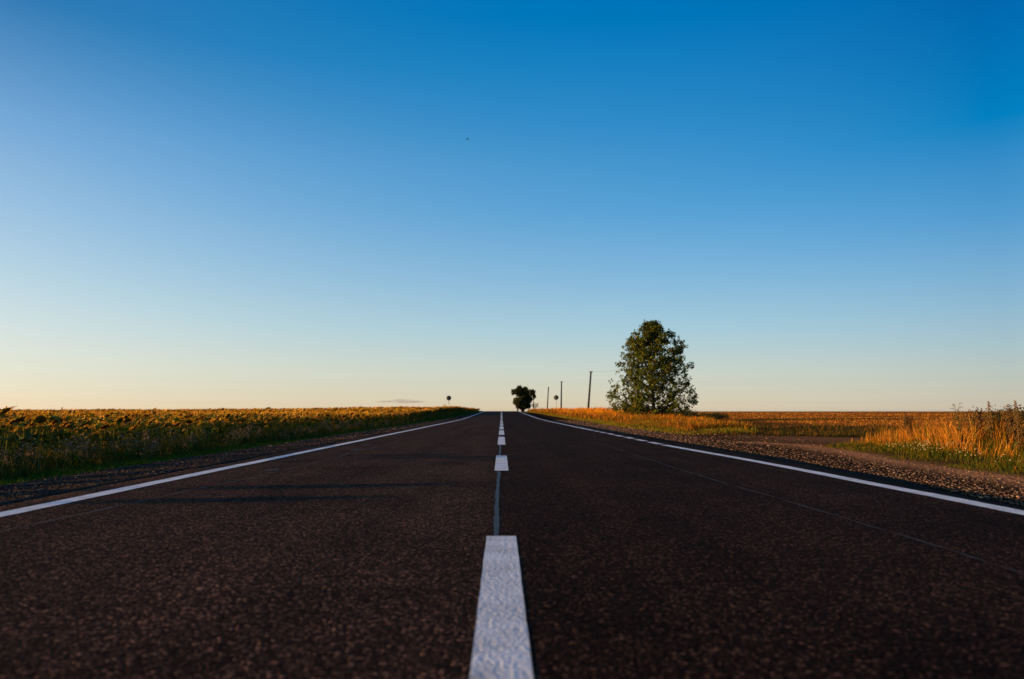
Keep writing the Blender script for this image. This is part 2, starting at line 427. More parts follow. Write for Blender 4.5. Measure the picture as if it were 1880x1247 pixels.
ri = np.arange(len(ry) * k).reshape(len(ry), k)
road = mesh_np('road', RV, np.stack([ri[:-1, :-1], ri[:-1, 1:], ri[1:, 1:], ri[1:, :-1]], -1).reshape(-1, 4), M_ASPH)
tag(road, 'two lane asphalt road running straight to the crest', kind='structure')

def strip(name, xc, y0, y1, w, lift, mat, wob=0.0, step=0.5, seed=0, label=None, ragged=0.0):
    n = max(2, int((y1 - y0) / step) + 1); ys_ = np.linspace(y0, y1, n)
    xs_ = np.array([xc(v) if callable(xc) else xc for v in ys_]) + wob * (vnoise(ys_, 0 * ys_ + seed, 0.9, seed) - 0.5)
    r1 = ragged * (vnoise(ys_, 0 * ys_ + 3, 0.13, seed + 11) - 0.5); r2 = ragged * (vnoise(ys_, 0 * ys_ + 9, 0.13, seed + 12) - 0.5)
    z = road_z(ys_) + lift
    V = np.concatenate([np.stack([xs_ - w / 2 + r1, ys_, z], -1), np.stack([xs_ + w / 2 + r2, ys_, z], -1)])
    i = np.arange(n - 1); Q = np.stack([i, i + n, i + n + 1, i + 1], -1)
    o = mesh_np(name, V, Q, mat, road)
    if label: o['label'] = label
    return o

strip('centre_joint', -0.030, -2, 70, 0.030, 0.0008, M_SEAL, 0.014, 0.04, 1, 'narrow bluish sealed joint along the centre', 0.010)
strip('lane_seam', lambda v: np.interp(v, [0, 3, 8], [2.10, 2.12, 2.0]), 1.0, 14, 0.016, 0.0008, M_SEAM, 0.05, 0.05, 2, 'thin pale seam in the right lane', 0.02)
strip('lane_seam', lambda v: np.interp(v, [0, 4, 7, 14], [-2.8, -2.74, -2.42, -2.3]), 1.0, 13, 0.022, 0.0008, M_SEAM, 0.1, 0.05, 3, 'thin pale seam in the left lane', 0.03)
for a, b_ in ((-1.2, 3.66), (7.64, 10.21), (13.52, 17.69), (19.25, 23.84), (25.15, 29.65), (31.22, 35.66), (37.4, 42.0)):
    strip('centre_dash', 0.0, a, b_, 0.155, 0.0018, M_PAINT, 0.0, 0.05, 4, ragged=0.003)
y0 = 43.6
while y0 < 165:
    strip('centre_dash', 0.0, y0, y0 + 4.6, 0.155, 0.0018, M_PAINT, 0.0, 0.5, 4); y0 += 6.2
strip('edge_line', LEFT_LINE, -4, 175, 0.15, 0.0020, M_PAINT, 0.02, 0.25, 6, ragged=0.014)
strip('edge_line', right_line, -4, 13.4, 0.15, 0.0020, M_PAINT, 0.02, 0.15, 7, ragged=0.014)
y0 = 13.70
while y0 < 23.5:
    strip('edge_dash', right_line, y0, y0 + 0.92, 0.15, 0.0020, M_PAINT, 0.01, 0.1, 8, ragged=0.006); y0 += 1.42
strip('edge_line', right_line, y0, 175, 0.15, 0.0020, M_PAINT, 0.02, 0.25, 9, ragged=0.014)
for sx_, sy_, sr in ((-2.45, 11.8, 0.16), (-2.62, 13.4, 0.13), (-2.55, 7.75, 0.11), (-2.2, 14.2, 0.10)):
    n = 14; th = np.arange(n) * 2 * np.pi / n; rr = sr * (0.55 + 0.6 * rng.random(n))
    V = np.vstack([[(sx_, sy_, float(road_z(sy_)) + 0.004)], np.stack([sx_ + rr * np.cos(th) * 0.7, sy_ + rr * np.sin(th) * 1.5, np.full(n, float(road_z(sy_)) + 0.004)], -1)])
    mesh_np('paint_spatter', V, [(0, 1 + i, 1 + (i + 1) % n) for i in range(n)], M_SEAM, road)

# ------------------------------------------------------------------ scattered stuff
def stamp(TV, TF, TC, P, rz, s, tilt=None, cj=None, sz=None):
    """Copies of a small template at P with yaw, scale and tilt; returns V, F, C."""
    n = len(P); c, sn = np.cos(rz), np.sin(rz)
    X = TV[None, :, 0] * s[:, None]; Y = TV[None, :, 1] * s[:, None]; Z = TV[None, :, 2] * (s if sz is None else sz)[:, None]
    A = X * c[:, None] - Y * sn[:, None]; B = X * sn[:, None] + Y * c[:, None]
    if tilt is not None:
        A = A + Z * tilt[:, 0:1]; B = B + Z * tilt[:, 1:2]
    V = np.stack([A + P[:, 0:1], B + P[:, 1:2], Z + P[:, 2:3]], -1).reshape(-1, 3)
    F = (TF[None] + (np.arange(n) * len(TV))[:, None, None]).reshape(-1, TF.shape[1])
    C = np.repeat(TC[None], n, 0)
    if cj is not None: C = C * cj[:, None, :]
    return V, F, C.reshape(-1, 3)

def blades(P, h, w, col, lean=0.35, bend=0.5, wind=None):
    """Curved grass blades: five vertices, three faces each."""
    n = len(P); az = rng.random(n) * 2 * np.pi if wind is None else wind; fa = rng.random(n) * 2 * np.pi
    dx, dy = np.cos(az), np.sin(az); wx, wy = np.cos(fa) * w / 2, np.sin(fa) * w / 2
    le = lean * rng.random(n) * h
    def pt(f, k, side):
        return np.stack([P[:, 0] + dx * le * f ** (1 + bend) + side * wx * k, P[:, 1] + dy * le * f ** (1 + bend) + side * wy * k, P[:, 2] - 0.02 + h * f * (1 - 0.08 * f)], -1)
    V = np.stack([pt(0, 1, -1), pt(0, 1, 1), pt(0.55, 0.75, -1), pt(0.55, 0.75, 1), pt(1.0, 0, 0)], 1).reshape(-1, 3)
    b = np.arange(n)[:, None] * 5
    F = np.concatenate([b + [[0, 1, 3]], b + [[0, 3, 2]], b + [[2, 3, 4]]])
    return V, F, np.repeat(col, 5, 0)

def pal(n, cols, wts=None, jit=0.25):
    cols = np.asarray(cols, float); i = rng.choice(len(cols), n, p=None if wts is None else np.asarray(wts) / np.sum(wts))
    return cols[i] * (1 + jit * (rng.random((n, 1)) * 2 - 1)) * (1 + 0.12 * (rng.random((n, 3)) * 2 - 1))

def geo_y(n, a, b): return a * (b / a) ** rng.random(n)
def onland(x, y): return np.stack([x, y, land(x, y)], -1)

def grass_patch(name, x, y, h, col, width, label, lean=0.4, clump=None, windy=False):
    keep = on_track(x, y) < 0.35
    if clump is not None: keep &= clump(x, y)
    x, y, h, col = x[keep], y[keep], h[keep], col[keep]
    w = width * (0.7 + 0.6 * rng.random(len(x))) * np.clip(np.hypot(x, y) / 14.0, 1.0, 6.0)
    wd = 1.2 * rng.standard_normal(len(x)) + 5.0 * (vnoise(x, y, 0.8, 77) - 0.5) if windy else None
    V, F, C = blades(onland(x, y), h, w, col, lean, 0.5, wd)
    return tag(mesh_np(name, V, F, M_GRASS, col=C), label, 'grass', kind='stuff')

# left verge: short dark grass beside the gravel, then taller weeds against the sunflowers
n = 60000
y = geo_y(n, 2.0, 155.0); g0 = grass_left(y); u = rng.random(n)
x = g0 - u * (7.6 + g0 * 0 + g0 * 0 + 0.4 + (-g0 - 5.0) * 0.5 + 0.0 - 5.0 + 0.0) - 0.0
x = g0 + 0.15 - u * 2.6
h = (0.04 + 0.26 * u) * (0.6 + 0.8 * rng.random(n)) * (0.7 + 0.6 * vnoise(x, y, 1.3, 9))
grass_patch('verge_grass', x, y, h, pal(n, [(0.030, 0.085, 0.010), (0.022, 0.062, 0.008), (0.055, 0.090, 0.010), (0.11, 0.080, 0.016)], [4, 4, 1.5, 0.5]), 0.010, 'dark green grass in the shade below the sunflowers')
n = 30000
y = geo_y(n, 2.5, 155.0); x = grass_left(y) - 1.5 - rng.random(n) * 1.6
h = (0.22 + 0.45 * rng.random(n)) * (0.5 + 0.9 * vnoise(x, y, 1.1, 19))
grass_patch('tall_weeds', x, y, h, pal(n, [(0.040, 0.068, 0.012), (0.065, 0.075, 0.012), (0.16, 0.10, 0.022), (0.28, 0.16, 0.040)], [4, 3, 1.3, 0.8]), 0.011, 'rank weeds along the front of the sunflower field', 0.5)

# right verge: low olive grass by the gravel, golden dry grass up the bank behind it
n = 26000
y = geo_y(n, 23.0, 158.0); g0 = grass_right(y); u = rng.random(n)
x = g0 - 0.1 + u * 2.6
h = (0.05 + 0.28 * u) * (0.6 + 0.8 * rng.random(n)) * np.where(y < 27, 0.7, 1)
grass_patch('verge_grass', x, y, h, pal(n, [(0.140, 0.150, 0.011), (0.220, 0.170, 0.016), (0.090, 0.110, 0.009), (0.360, 0.200, 0.023)], [4, 3, 2, 1.5]), 0.010, 'olive green grass at the edge of the gravel on the right')
n = 64000
y = geo_y(n, 26.0, 160.0); x = grass_right(y) + 1.0 + rng.random(n) ** 1.25 * np.interp(y, [26, 36, 50, 70, 160], [2.5, 4.0, 8.0, 12.0, 16.0])
cl = vnoise(x, y, 2.2, 31); far = sstep(36, 70, y)
h = (0.22 + 0.38 * rng.random(n)) * (0.35 + 0.95 * cl) * (0.72 + 0.75 * far) * (0.8 + 0.4 * vnoise(x, y, 0.7, 37))
dry = pal(n, [(0.78, 0.30, 0.016), (0.66, 0.22, 0.012), (0.84, 0.40, 0.025), (0.40, 0.13, 0.010)], [4, 3, 2, 1.8])
mixd = pal(n, [(0.30, 0.13, 0.014), (0.13, 0.10, 0.010), (0.44, 0.17, 0.016), (0.075, 0.045, 0.010)], [3, 3, 2, 3])
pick = rng.random(n) < (0.12 + 0.78 * far) * (0.4 + 1.0 * vnoise(x, y, 2.0, 33)) * sstep(0.0, 2.2, x - grass_right(y) - 0.4)
grass_patch('dry_grass', x, y, h, np.where(pick[:, None], dry, mixd), 0.011, 'golden dry grass on the bank below the big tree', 0.7, windy=True)
n = 30000
y = 21.4 + rng.random(n) ** 1.3 * 15.0; x = 6.6 + rng.random(n) * 20
h = (0.04 + 0.22 * rng.random(n)) * (0.15 + 1.1 * vnoise(x, y, 0.9, 41))
grass_patch('low_weeds', x, y, h, pal(n, [(0.035, 0.042, 0.009), (0.085, 0.062, 0.010), (0.19, 0.085, 0.016), (0.025, 0.026, 0.010)], [3, 3, 2.0, 3]), 0.013, 'low dark weeds between the dirt track and the brown field', 1.1)

# the patch of weeds right of the dirt track: green in front, tall rusty stalks behind
n = 34000
y = 4.5 + rng.random(n) * 13.2; g0 = grass_right(y); x = g0 + rng.random(n) ** 1.2 * 4.2
u = np.clip((x - g0) / 3.0, 0, 1)
h = (0.04 + 0.24 * u) * (0.5 + 0.9 * rng.random(n)) * (0.35 + 1.3 * vnoise(x, y, 0.7, 51))
grass_patch('verge_grass', x, y, h, pal(n, [(0.065, 0.080, 0.006), (0.036, 0.056, 0.006), (0.13, 0.105, 0.009), (0.26, 0.13, 0.014)], [4, 4, 1.8, 1.2]), 0.008, 'lush green grass in front of the rusty stalks on the right', 0.5)
n = 20000
y = 7.5 + rng.random(n) * 11.8; x = 8.2 + rng.random(n) ** 1.15 * 8.5 + 0.7 * (vnoise(y, 0 * y, 1.5, 3) - 0.5)
h = (0.45 + 0.42 * rng.random(n)) * (0.6 + 0.6 * vnoise(x, y, 0.8, 61)) * sstep(8.0, 9.6, x) ** 0.6 * np.where(y > 17.6, 0.75, 1)
grass_patch('tall_dry_grass', x, y, h, pal(n, [(0.550, 0.220, 0.023), (0.440, 0.160, 0.016), (0.620, 0.330, 0.041), (0.200, 0.110, 0.013), (0.110, 0.100, 0.011)], [4, 3, 1.5, 2, 1.5]), 0.0085, 'tall rusty dry grass standing right of the dirt track', 0.75, windy=True,
            clump=lambda a, b: vnoise(a, b, 0.55, 71) > 0.36)
n = 700
y = 8.6 + rng.random(n) * 5.5; x = grass_right(y) + 0.6 + rng.random(n) * 1.5
keep = vnoise(x, y, 0.45, 81) > 0.60; x, y = x[keep], y[keep]
P = onland(x, y); P[:, 2] += 0.07 + 0.11 * rng.random(len(x))
th = np.arange(6) * np.pi / 3
FV = np.vstack([[(0, 0, 0.022)], np.stack([0.022 * np.cos(th), 0.022 * np.sin(th), 0 * th], -1)]); FF = np.array([(0, 1 + i, 1 + (i + 1) % 6) for i in range(6)])
V, F, C = stamp(FV, FF, np.tile([(0.70, 0.56, 0.22)], (7, 1)), P, rng.random(len(x)) * 6, 0.4 + 0.5 * rng.random(len(x)), (rng.random((len(x), 2)) - 0.5) * 0.4)
V2, F2, C2 = blades(onland(x, y), P[:, 2] - land(x, y) + 0.02, np.full(len(x), 0.006), pal(len(x), [(0.100, 0.140, 0.013)]), 0.0)
tag(mesh_np('wildflowers', np.vstack([V, V2]), np.vstack([F, F2 + len(V)]), M_GRASS, col=np.vstack([C, C2])), 'small creamy wildflowers in the green grass on the right', 'wildflowers', kind='stuff')

# loose stones on both shoulders
def icos():
    t = (1 + 5 ** 0.5) / 2
    v = np.array([(-1, t, 0), (1, t, 0), (-1, -t, 0), (1, -t, 0), (0, -1, t), (0, 1, t), (0, -1, -t), (0, 1, -t), (t, 0, -1), (t, 0, 1), (-t, 0, -1), (-t, 0, 1)]) / 1.902
    f = np.array([(0, 11, 5), (0, 5, 1), (0, 1, 7), (0, 7, 10), (0, 10, 11), (1, 5, 9), (5, 11, 4), (11, 10, 2), (10, 7, 6), (7, 1, 8), (3, 9, 4), (3, 4, 2), (3, 2, 6), (3, 6, 8), (3, 8, 9), (4, 9, 5), (2, 4, 11), (6, 2, 10), (8, 6, 7), (9, 8, 1)])
    return v, f
IV, IF = icos()
def stones(name, x, y, s, label, k=1.0):
    n = len(x); P = onland(x, y); P[:, 2] += s * 0.15
    T = IV * np.array([1.2, 0.85, 0.7])
    T = T * (1 + 0.25 * (rng.random((12, 1)) - 0.5))
    V, F, C = stamp(T, IF, np.ones((12, 3)), P, rng.random(n) * 6.28, s, (rng.random((n, 2)) - 0.5) * 0.9, k * pal(n, [(0.10, 0.070, 0.050), (0.16, 0.11, 0.08), (0.06, 0.045, 0.036), (0.26, 0.19, 0.14)], [4, 3, 5, 0.8], 0.3))
    return tag(mesh_np(name, V, F, M_STONE, col=C), label, 'gravel', kind='stuff')
n = 15000
y = geo_y(n, 3.0, 60.0); a0 = asph_right(y); g0 = grass_right(y)
x = a0 + (g0 - a0) * rng.random(n) ** 1.1
wide = (y > 13.5) & (y < 26); x = np.where(wide & (rng.random(n) < 0.4), a0 + rng.random(n) * 4.0, x)
stones('gravel', x, y, (0.005 + 0.012 * rng.random(n) ** 2.2) * np.clip(y / 12, 1, 2.5), 'loose brown gravel on the right shoulder')
n = 9000
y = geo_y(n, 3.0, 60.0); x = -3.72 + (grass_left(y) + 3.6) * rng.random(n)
stones('gravel', x, y, (0.006 + 0.014 * rng.random(n) ** 2.2) * np.clip(y / 12, 1, 2.5), 'loose gravel tinted bluish for shade on the left shoulder', np.array([0.55, 0.62, 0.74]))  # the multiplier puts blue shade into the colour of these stones

# stubble and clods over the brown field
n = 40000
y = geo_y(n, 27.0, 240.0); x = 15 + rng.random(n) * (0.85 * y + 6) + 4
row = np.round(y / 0.7) * 0.7 + 0.12 * rng.standard_normal(n); y = np.where(y < 110, row, y)
h = (0.05 + 0.10 * rng.random(n)) * (0.5 + vnoise(x, y, 6, 91))
w = 0.012 * np.clip(np.hypot(x, y) / 14.0, 1.0, 8.0)
V, F, C = blades(onland(x, y), h, w, pal(n, [(0.420, 0.180, 0.025), (0.320, 0.120, 0.018), (0.200, 0.080, 0.013), (0.500, 0.260, 0.041)]), 0.8)
tag(mesh_np('stubble', V, F, M_GRASS, col=C), 'short brown stubble left over the harvested field', 'stubble', kind='stuff')

# ------------------------------------------------------------------ sunflowers
def leaf_shape(L, W, droop, fold=0.25):
    """Heart-shaped leaf growing along +X from the origin; 7 vertices, 6 triangles."""
    P = [(0, 0, 0), (0.22 * L, -W * 0.5, 0), (0.22 * L, W * 0.5, 0), (0.62 * L, -W * 0.42, 0), (0.62 * L, W * 0.42, 0), (L, 0, 0), (0.45 * L, 0, 0)]
    out = []
    for x_, y_, z_ in P:
        t = x_ / L
        out.append((x_ * (1 - 0.25 * droop * t), y_, fold * abs(y_) - droop * L * t * t))
    return np.array(out), np.array([(0, 6, 1), (0, 2, 6), (1, 6, 3), (2, 4, 6), (3, 6, 5), (4, 5, 6)])

def head_shape(r, petals=16):
    """Drooping seed head facing +X and down: domed disc, ring of ray petals and green bracts at the back."""
    mb = MB(); n = 14; th = np.arange(n) * 2 * np.pi / n
    rings = [(0.0, 0.010), (0.55 * r, 0.016), (0.92 * r, 0.006), (r, -0.012), (0.6 * r, -0.04), (0.0, -0.055)]
    V = []; cols = []
    for i, (q, d) in enumerate(rings):
        for t in th: V.append((d, q * math.cos(t), q * math.sin(t)))
        cols += [((0.085, 0.040, 0.006), (0.110, 0.050, 0.007), (0.160, 0.075, 0.009), (0.300, 0.160, 0.013), (0.220, 0.190, 0.016), (0.160, 0.160, 0.013))[i]] * n
    Q = [(i * n + j, i * n + (j + 1) % n, (i + 1) * n + (j + 1) % n, (i + 1) * n + j) for i in range(5) for j in range(n)]
    mb.add(V, Q, (), np.array(cols))
    ray = MB()
    for k_ in range(petals):
        a = (k_ + random.uniform(-.3, .3)) * 2 * math.pi / petals; l = r * random.uniform(0.5, 0.95); w_ = r * 0.17
        c, s = math.cos(a), math.sin(a); curl = random.uniform(-0.05, 0.04)
        def q(rad, side, d): return (d, rad * c - side * s, rad * s + side * c)
        ray.add([q(r * 0.92, -w_, -0.008), q(r * 0.92, w_, -0.008), q(r + l * 0.6, w_ * 0.8, curl * 0.5), q(r + l * 0.6, -w_ * 0.8, curl * 0.5), q(r + l, 0, curl)], [(0, 1, 2, 3)], [(3, 2, 4)],
                random.choice([(0.620, 0.300, 0.013), (0.550, 0.220, 0.013), (0.450, 0.170, 0.018), (0.660, 0.380, 0.023)]))
    return mb, ray

def rot_y(V, a):
    c, s = math.cos(a), math.sin(a); V = np.asarray(V); return np.stack([V[:, 0] * c + V[:, 2] * s, V[:, 1], -V[:, 0] * s + V[:, 2] * c], -1)
def rot_z(V, a):
    c, s = math.cos(a), math.sin(a); V = np.asarray(V); return np.stack([V[:, 0] * c - V[:, 1] * s, V[:, 0] * s + V[:, 1] * c, V[:, 2]], -1)

LEAFCOL = [(0.060, 0.100, 0.010), (0.085, 0.125, 0.013), (0.160, 0.150, 0.016), (0.260, 0.170, 0.018), (0.380, 0.200, 0.023)]
def sunflower_parts(H, seed):
    """Parts of one plant about H tall as (name, MB, material)."""
    random.seed(seed); r = random.uniform(0.085, 0.125); hook = random.uniform(0.10, 0.16); nod = random.uniform(0.35, 1.15)
    top = (hook, 0.0, H - 0.05)
    path = [(0, 0, -0.05), (0.015, 0.01, H * 0.35), (0.0, 0.015, H * 0.7), (0.01, 0.0, H * 0.92), (hook * 0.45, 0, H + 0.03), top]
    st = MB().tube(path, [0.017, 0.015, 0.013, 0.011, 0.010, 0.012], 6, (0.160, 0.150, 0.020))
    disc, ray = head_shape(r)
    def place(mb):
        out = MB()
        for V, C in zip(mb.V, mb.C): pass
        V, F, C = mb.arrays(); V = rot_y(V, nod) + np.array([top[0] + 0.045 * math.cos(nod), 0, top[2] - 0.045 * math.sin(nod)])
        out.V = [V]; out.C = [C]; out.Q = [F[0]] if len(F[0]) else []; out.T = [F[1]] if len(F[1]) else []; out.n = len(V); return out
    leaves = []
    nl = random.randint(6, 8)
    for i in range(nl):
        f = 0.28 + 0.66 * i / (nl - 1); L_ = random.uniform(0.17, 0.26) * (1.1 - 0.45 * abs(f - 0.55)); W_ = L_ * random.uniform(0.7, 0.9)
        V, T = leaf_shape(L_, W_, random.uniform(0.25, 0.95))
        V = rot_y(V, random.uniform(-0.45, 0.15)) + np.array([0.06, 0, 0]); V[0] = (0.0, 0, -0.02)
        V = rot_z(V, i * 2.4 + random.uniform(-0.5, 0.5)) + np.array([0, 0, H * f])
        w_ = [4, 4, 3, 2.0 + 2 * f, 1.0 + 3 * f]
        leaves.append(MB().add(V, (), T, random.choices(LEAFCOL, w_)[0]))
    return st, place(disc), place(ray), leaves

PROTO_H = [1.02, 1.10, 1.16, 1.24, 1.32, 1.40]
protos = []
for i, H in enumerate(PROTO_H):
    protos.append(sunflower_parts(H, 100 + i))
random.seed(11)

# where the plants stand: drilled rows running beside the road
rows_x = -(8.0 + 0.62 * np.arange(0, 400))
px, py = [], []
for i, rx in enumerate(rows_x):
    if -rx > 190: break
    step = 0.42 if -rx < 26 else (0.6 if -rx < 60 else 1.0)
    if -rx > 40 and i % 2: continue
    lim_lo = max(1.0, (-rx - 7.0) / 0.95 - 3.0)
    ys_ = np.arange(lim_lo, 165.0, step); ys_ = ys_[(ys_ < 60) | (rng.random(len(ys_)) < 0.75)]
    px.append(rx + 0.14 * rng.standard_normal(len(ys_))); py.append(ys_ + 0.15 * rng.standard_normal(len(ys_)))
px, py = np.concatenate(px), np.concatenate(py)
keep = rng.random(len(px)) < 0.90
px, py = px[keep], py[keep]
edge = grass_left(py) - np.interp(py, [0, 60, 110, 150], [2.4, 2.4, 1.9, 1.2])
px = np.where(px > edge, edge - 0.1 - 0.3 * rng.random(len(px)), px)
ny_ = 60.0 + 100.0 * rng.random(900); nx_ = np.interp(ny_, [0, 60, 110, 150], [-8.0, -8.0, -6.6, -5.2]) - 2.2 * rng.random(900)   # rows close up to the road near the crest
px = np.concatenate([px, nx_]); py = np.concatenate([py, ny_])
hs = 0.77 + 0.20 * rng.random(len(px)) + 0.10 * vnoise(px, py, 4.0, 101) + 0.10 * (rng.random(len(px)) < 0.05) + 0.02 * np.clip((np.hypot(px, py) - 12) / 60, 0, 1)
hs = hs * np.interp(py, [100, 150], [1.0, 0.62])
face = rng.normal(0.15, 0.55, len(px))
dist = np.hypot(px, py)
inview = (px > -0.745 * py - 0.25) & (py > 4)
order = np.argsort(np.where(inview, dist, 1e9))
NEAR = order[:292]
GROUP = 'sunflowers along the left edge of the road'
SFLABEL = 'ripe drooping sunflower with yellowing leaves in the left hand field'
def dup_tree(o, parent=None):
    c = o.copy(); COL.objects.link(c); c.parent = parent
    for ch in o.children: dup_tree(ch, c)
    return c
base_objs = []
for (st, disc, ray, leaves), H in zip(protos, PROTO_H):
    e = empty('sunflower', (0, 0, 0))
    st.build('stem', M_STEM, e, True)
    hd = disc.build('seed_head', M_STEM, e, True)
    ray.build('petals', M_LEAF, hd)
    for lf in leaves: lf.build('leaf', M_LEAF, e, True)
    base_objs.append(e)
used = set()
def put_sunflower(x, y, z, rz, H, label=SFLABEL, lean=(0, 0)):
    v = rng.integers(len(base_objs)); proto = base_objs[v]
    o = proto if v not in used else dup_tree(proto); used.add(v)
    s = H / PROTO_H[v]
    o.location = (x, y, z); o.rotation_euler = (lean[0], lean[1], rz); o.scale = (s, s, s)
    tag(o, label, 'sunflower', GROUP); return o
for i in NEAR:
    put_sunflower(px[i], py[i], float(land(px[i], py[i])), face[i], 1.12 * hs[i], SFLABEL, (rng.normal(0, .05), rng.normal(0, .05)))
# tall ones that stand out against the sky or throw the long shadows over the left lane
for x_, y_, top, lab in ((-8.80, 12.0, 0.72, 'tall dark sunflower rising above the rest at the left border of the photo'),
                         (-7.95, 94.0, 1.62, 'single sunflower head sticking up just left of the dark round sign'),
                         (-7.9, 4.35, 0.80, None), (-7.8, 5.2, 0.84, None), (-7.9, 8.9, 0.95, None), (-7.85, 9.5, 0.90, None)):
    z = float(land(x_, y_)); put_sunflower(x_, y_, z, 0.2, top - z, lab or SFLABEL)
# the rest of the field as one mass
def merged(i, simple_):
    st, disc, ray, leaves = protos[i]
    mb = MB()
    if not simple_:
        for m_ in [st, disc, ray] + leaves:
            V, F, C = m_.arrays(); mb.add(V, F[0], F[1], C)
    return mb
def low_plant(seed):
    """Light plant for the distance: stem, six-sided head with petals, four leaves; all triangles, one unit tall."""
    random.seed(seed); V = []; T = []; C = []
    def add(v, t, c):
        k0 = sum(len(q) for q in V); V.append(np.array(v, float)); T.append(np.array(t) + k0); C.append(np.tile(c, (len(v), 1)) if np.ndim(c) == 1 else np.array(c))
    add([(-.012, 0, 0), (.012, .0, 0), (0, .014, 0), (0, 0, 0.97)], [(0, 1, 3), (1, 2, 3), (2, 0, 3)], (0.160, 0.150, 0.020))
    nod = random.uniform(0.3, 1.1); r = random.uniform(0.09, 0.12)
    th = np.arange(7) * 2 * np.pi / 7
    hd = np.vstack([[(0.02, 0, 0)], np.stack([0 * th, r * np.cos(th), r * np.sin(th)], -1), [(-0.05, 0, 0)]])
    hd = rot_y(hd, nod) + np.array([0.13, 0, 0.95])
    add(hd, [(0, 1 + i, 1 + (i + 1) % 7) for i in range(7)] + [(8, 1 + (i + 1) % 7, 1 + i) for i in range(7)], [(0.100, 0.045, 0.007)] + [(0.380, 0.180, 0.013)] * 7 + [(0.200, 0.180, 0.016)])
    for i in range(9):
        a = i * 2 * math.pi / 9 + random.uniform(-.2, .2); c, s = math.cos(a), math.sin(a); l = r * random.uniform(.55, 1.05)
        q = np.array([(-.005, r * .9 * c + r * .22 * s, r * .9 * s - r * .22 * c), (-.005, r * .9 * c - r * .22 * s, r * .9 * s + r * .22 * c), (random.uniform(-.03, .03), (r + l) * c, (r + l) * s)])
        add(rot_y(q, nod) + np.array([0.13, 0, 0.95]), [(0, 1, 2)], random.choice([(0.620, 0.300, 0.013), (0.520, 0.200, 0.013), (0.640, 0.360, 0.023)]))
    for i in range(5):
        f = 0.40 + 0.13 * i; v, t = leaf_shape(random.uniform(.17, .24), random.uniform(.14, .19), random.uniform(.2, .8))
        v = rot_z(rot_y(v, random.uniform(-.4, .2)), i * 2.4 + random.uniform(-.5, .5)) + np.array([0, 0, f])
        add(v, t, random.choices(LEAFCOL, [4, 3.5, 3, 2.6, 2.6] if i < 3 else [2, 2, 3, 4, 4.5])[0])
    return np.concatenate(V), np.concatenate(T), np.concatenate(C)
rest = np.ones(len(px), bool); rest[NEAR] = False
ri_ = np.where(rest)[0]
VV, FF_, CC = [], [], []; off = 0
for v in range(6):
    sel = ri_[v::6]; TV, TF, TC = low_plant(300 + v)
    P = onland(px[sel], py[sel]); Hh = 1.12 * hs[sel] * 0.98
    fat = np.clip(dist[sel] / 40.0, 1.0, 2.4)
    V, F, C = stamp(TV, TF, TC, P, face[sel], fat, rng.normal(0, .05, (len(sel), 2)), 1 + 0.3 * (rng.random((len(sel), 1)) * 2 - 1) + 0 * P, Hh)
    VV.append(V); FF_.append(F + off); CC.append(C); off += len(V)
tag(mesh_np('sunflower_field', np.vstack(VV), np.vstack(FF_), M_LEAF, col=np.vstack(CC)), 'field of ripe sunflowers reaching to the left horizon', 'sunflowers', kind='stuff')

# pale seed-head weeds in front of the sunflowers
def fluff_weed(seed):
    random.seed(seed); e = empty('seed_head_weed', (0, 0, 0)); st = MB(); fl = MB(); H = random.uniform(0.55, 0.75)
    for k_ in range(random.randint(5, 7)):
        a = random.uniform(0, 6.28); sp = random.uniform(0.05, 0.22); hh = H * random.uniform(0.65, 1.0)
        p = [(0, 0, 0), (0.3 * sp * math.cos(a), 0.3 * sp * math.sin(a), hh * 0.5), (sp * math.cos(a), sp * math.sin(a), hh)]
        st.tube(p, [0.006, 0.005, 0.003], 4, (0.100, 0.100, 0.016))
        fl = MB()
        for q in range(random.randint(9, 14)):
            c = np.array(p[2]) + np.array([random.gauss(0, .05), random.gauss(0, .05), random.uniform(-.17, .05)])
            fl.tube([p[2], c], [0.0022, 0.0015], 3, (0.16, 0.12, 0.06)); s_ = random.uniform(0.007, 0.015); fl.add(IV * s_ + c, (), IF, random.choice([(0.34, 0.23, 0.16), (0.26, 0.17, 0.10), (0.42, 0.31, 0.23)]))
        fl.build('seed_head', M_LEAF, e)
    st.build('stems', M_STEM, e)
    lv = MB()
    for q in range(9):
        V, T = leaf_shape(random.uniform(.10, .18), .04, .5); V = rot_z(V, random.uniform(0, 6.28)) + np.array([0, 0, random.uniform(.06, .38)])
        lv.add(V, (), T, random.choice(LEAFCOL[:3]))
    lv.build('leaves', M_LEAF, e); return e
fw = [fluff_weed(500 + i) for i in range(4)]
fu = set()
for i in range(34):
    y_ = 10.0 * (44 / 10.0) ** ((i + 0.6 * random.random()) / 34); x_ = float(grass_left(y_)) - random.uniform(1.1, 2.3)
    if x_ < -0.74 * y_: x_ = -0.72 * y_
    v = i % 4; o = fw[v] if v not in fu else dup_tree(fw[v]); fu.add(v)
    s_ = random.uniform(0.75, 1.15); o.location = (x_, y_, float(land(x_, y_))); o.rotation_euler = (0, 0, random.uniform(0, 6.28)); o.scale = (s_, s_, s_)
    tag(o, 'pale fluffy seed head weed in front of the sunflowers', 'weed', 'pale weeds along the left verge')

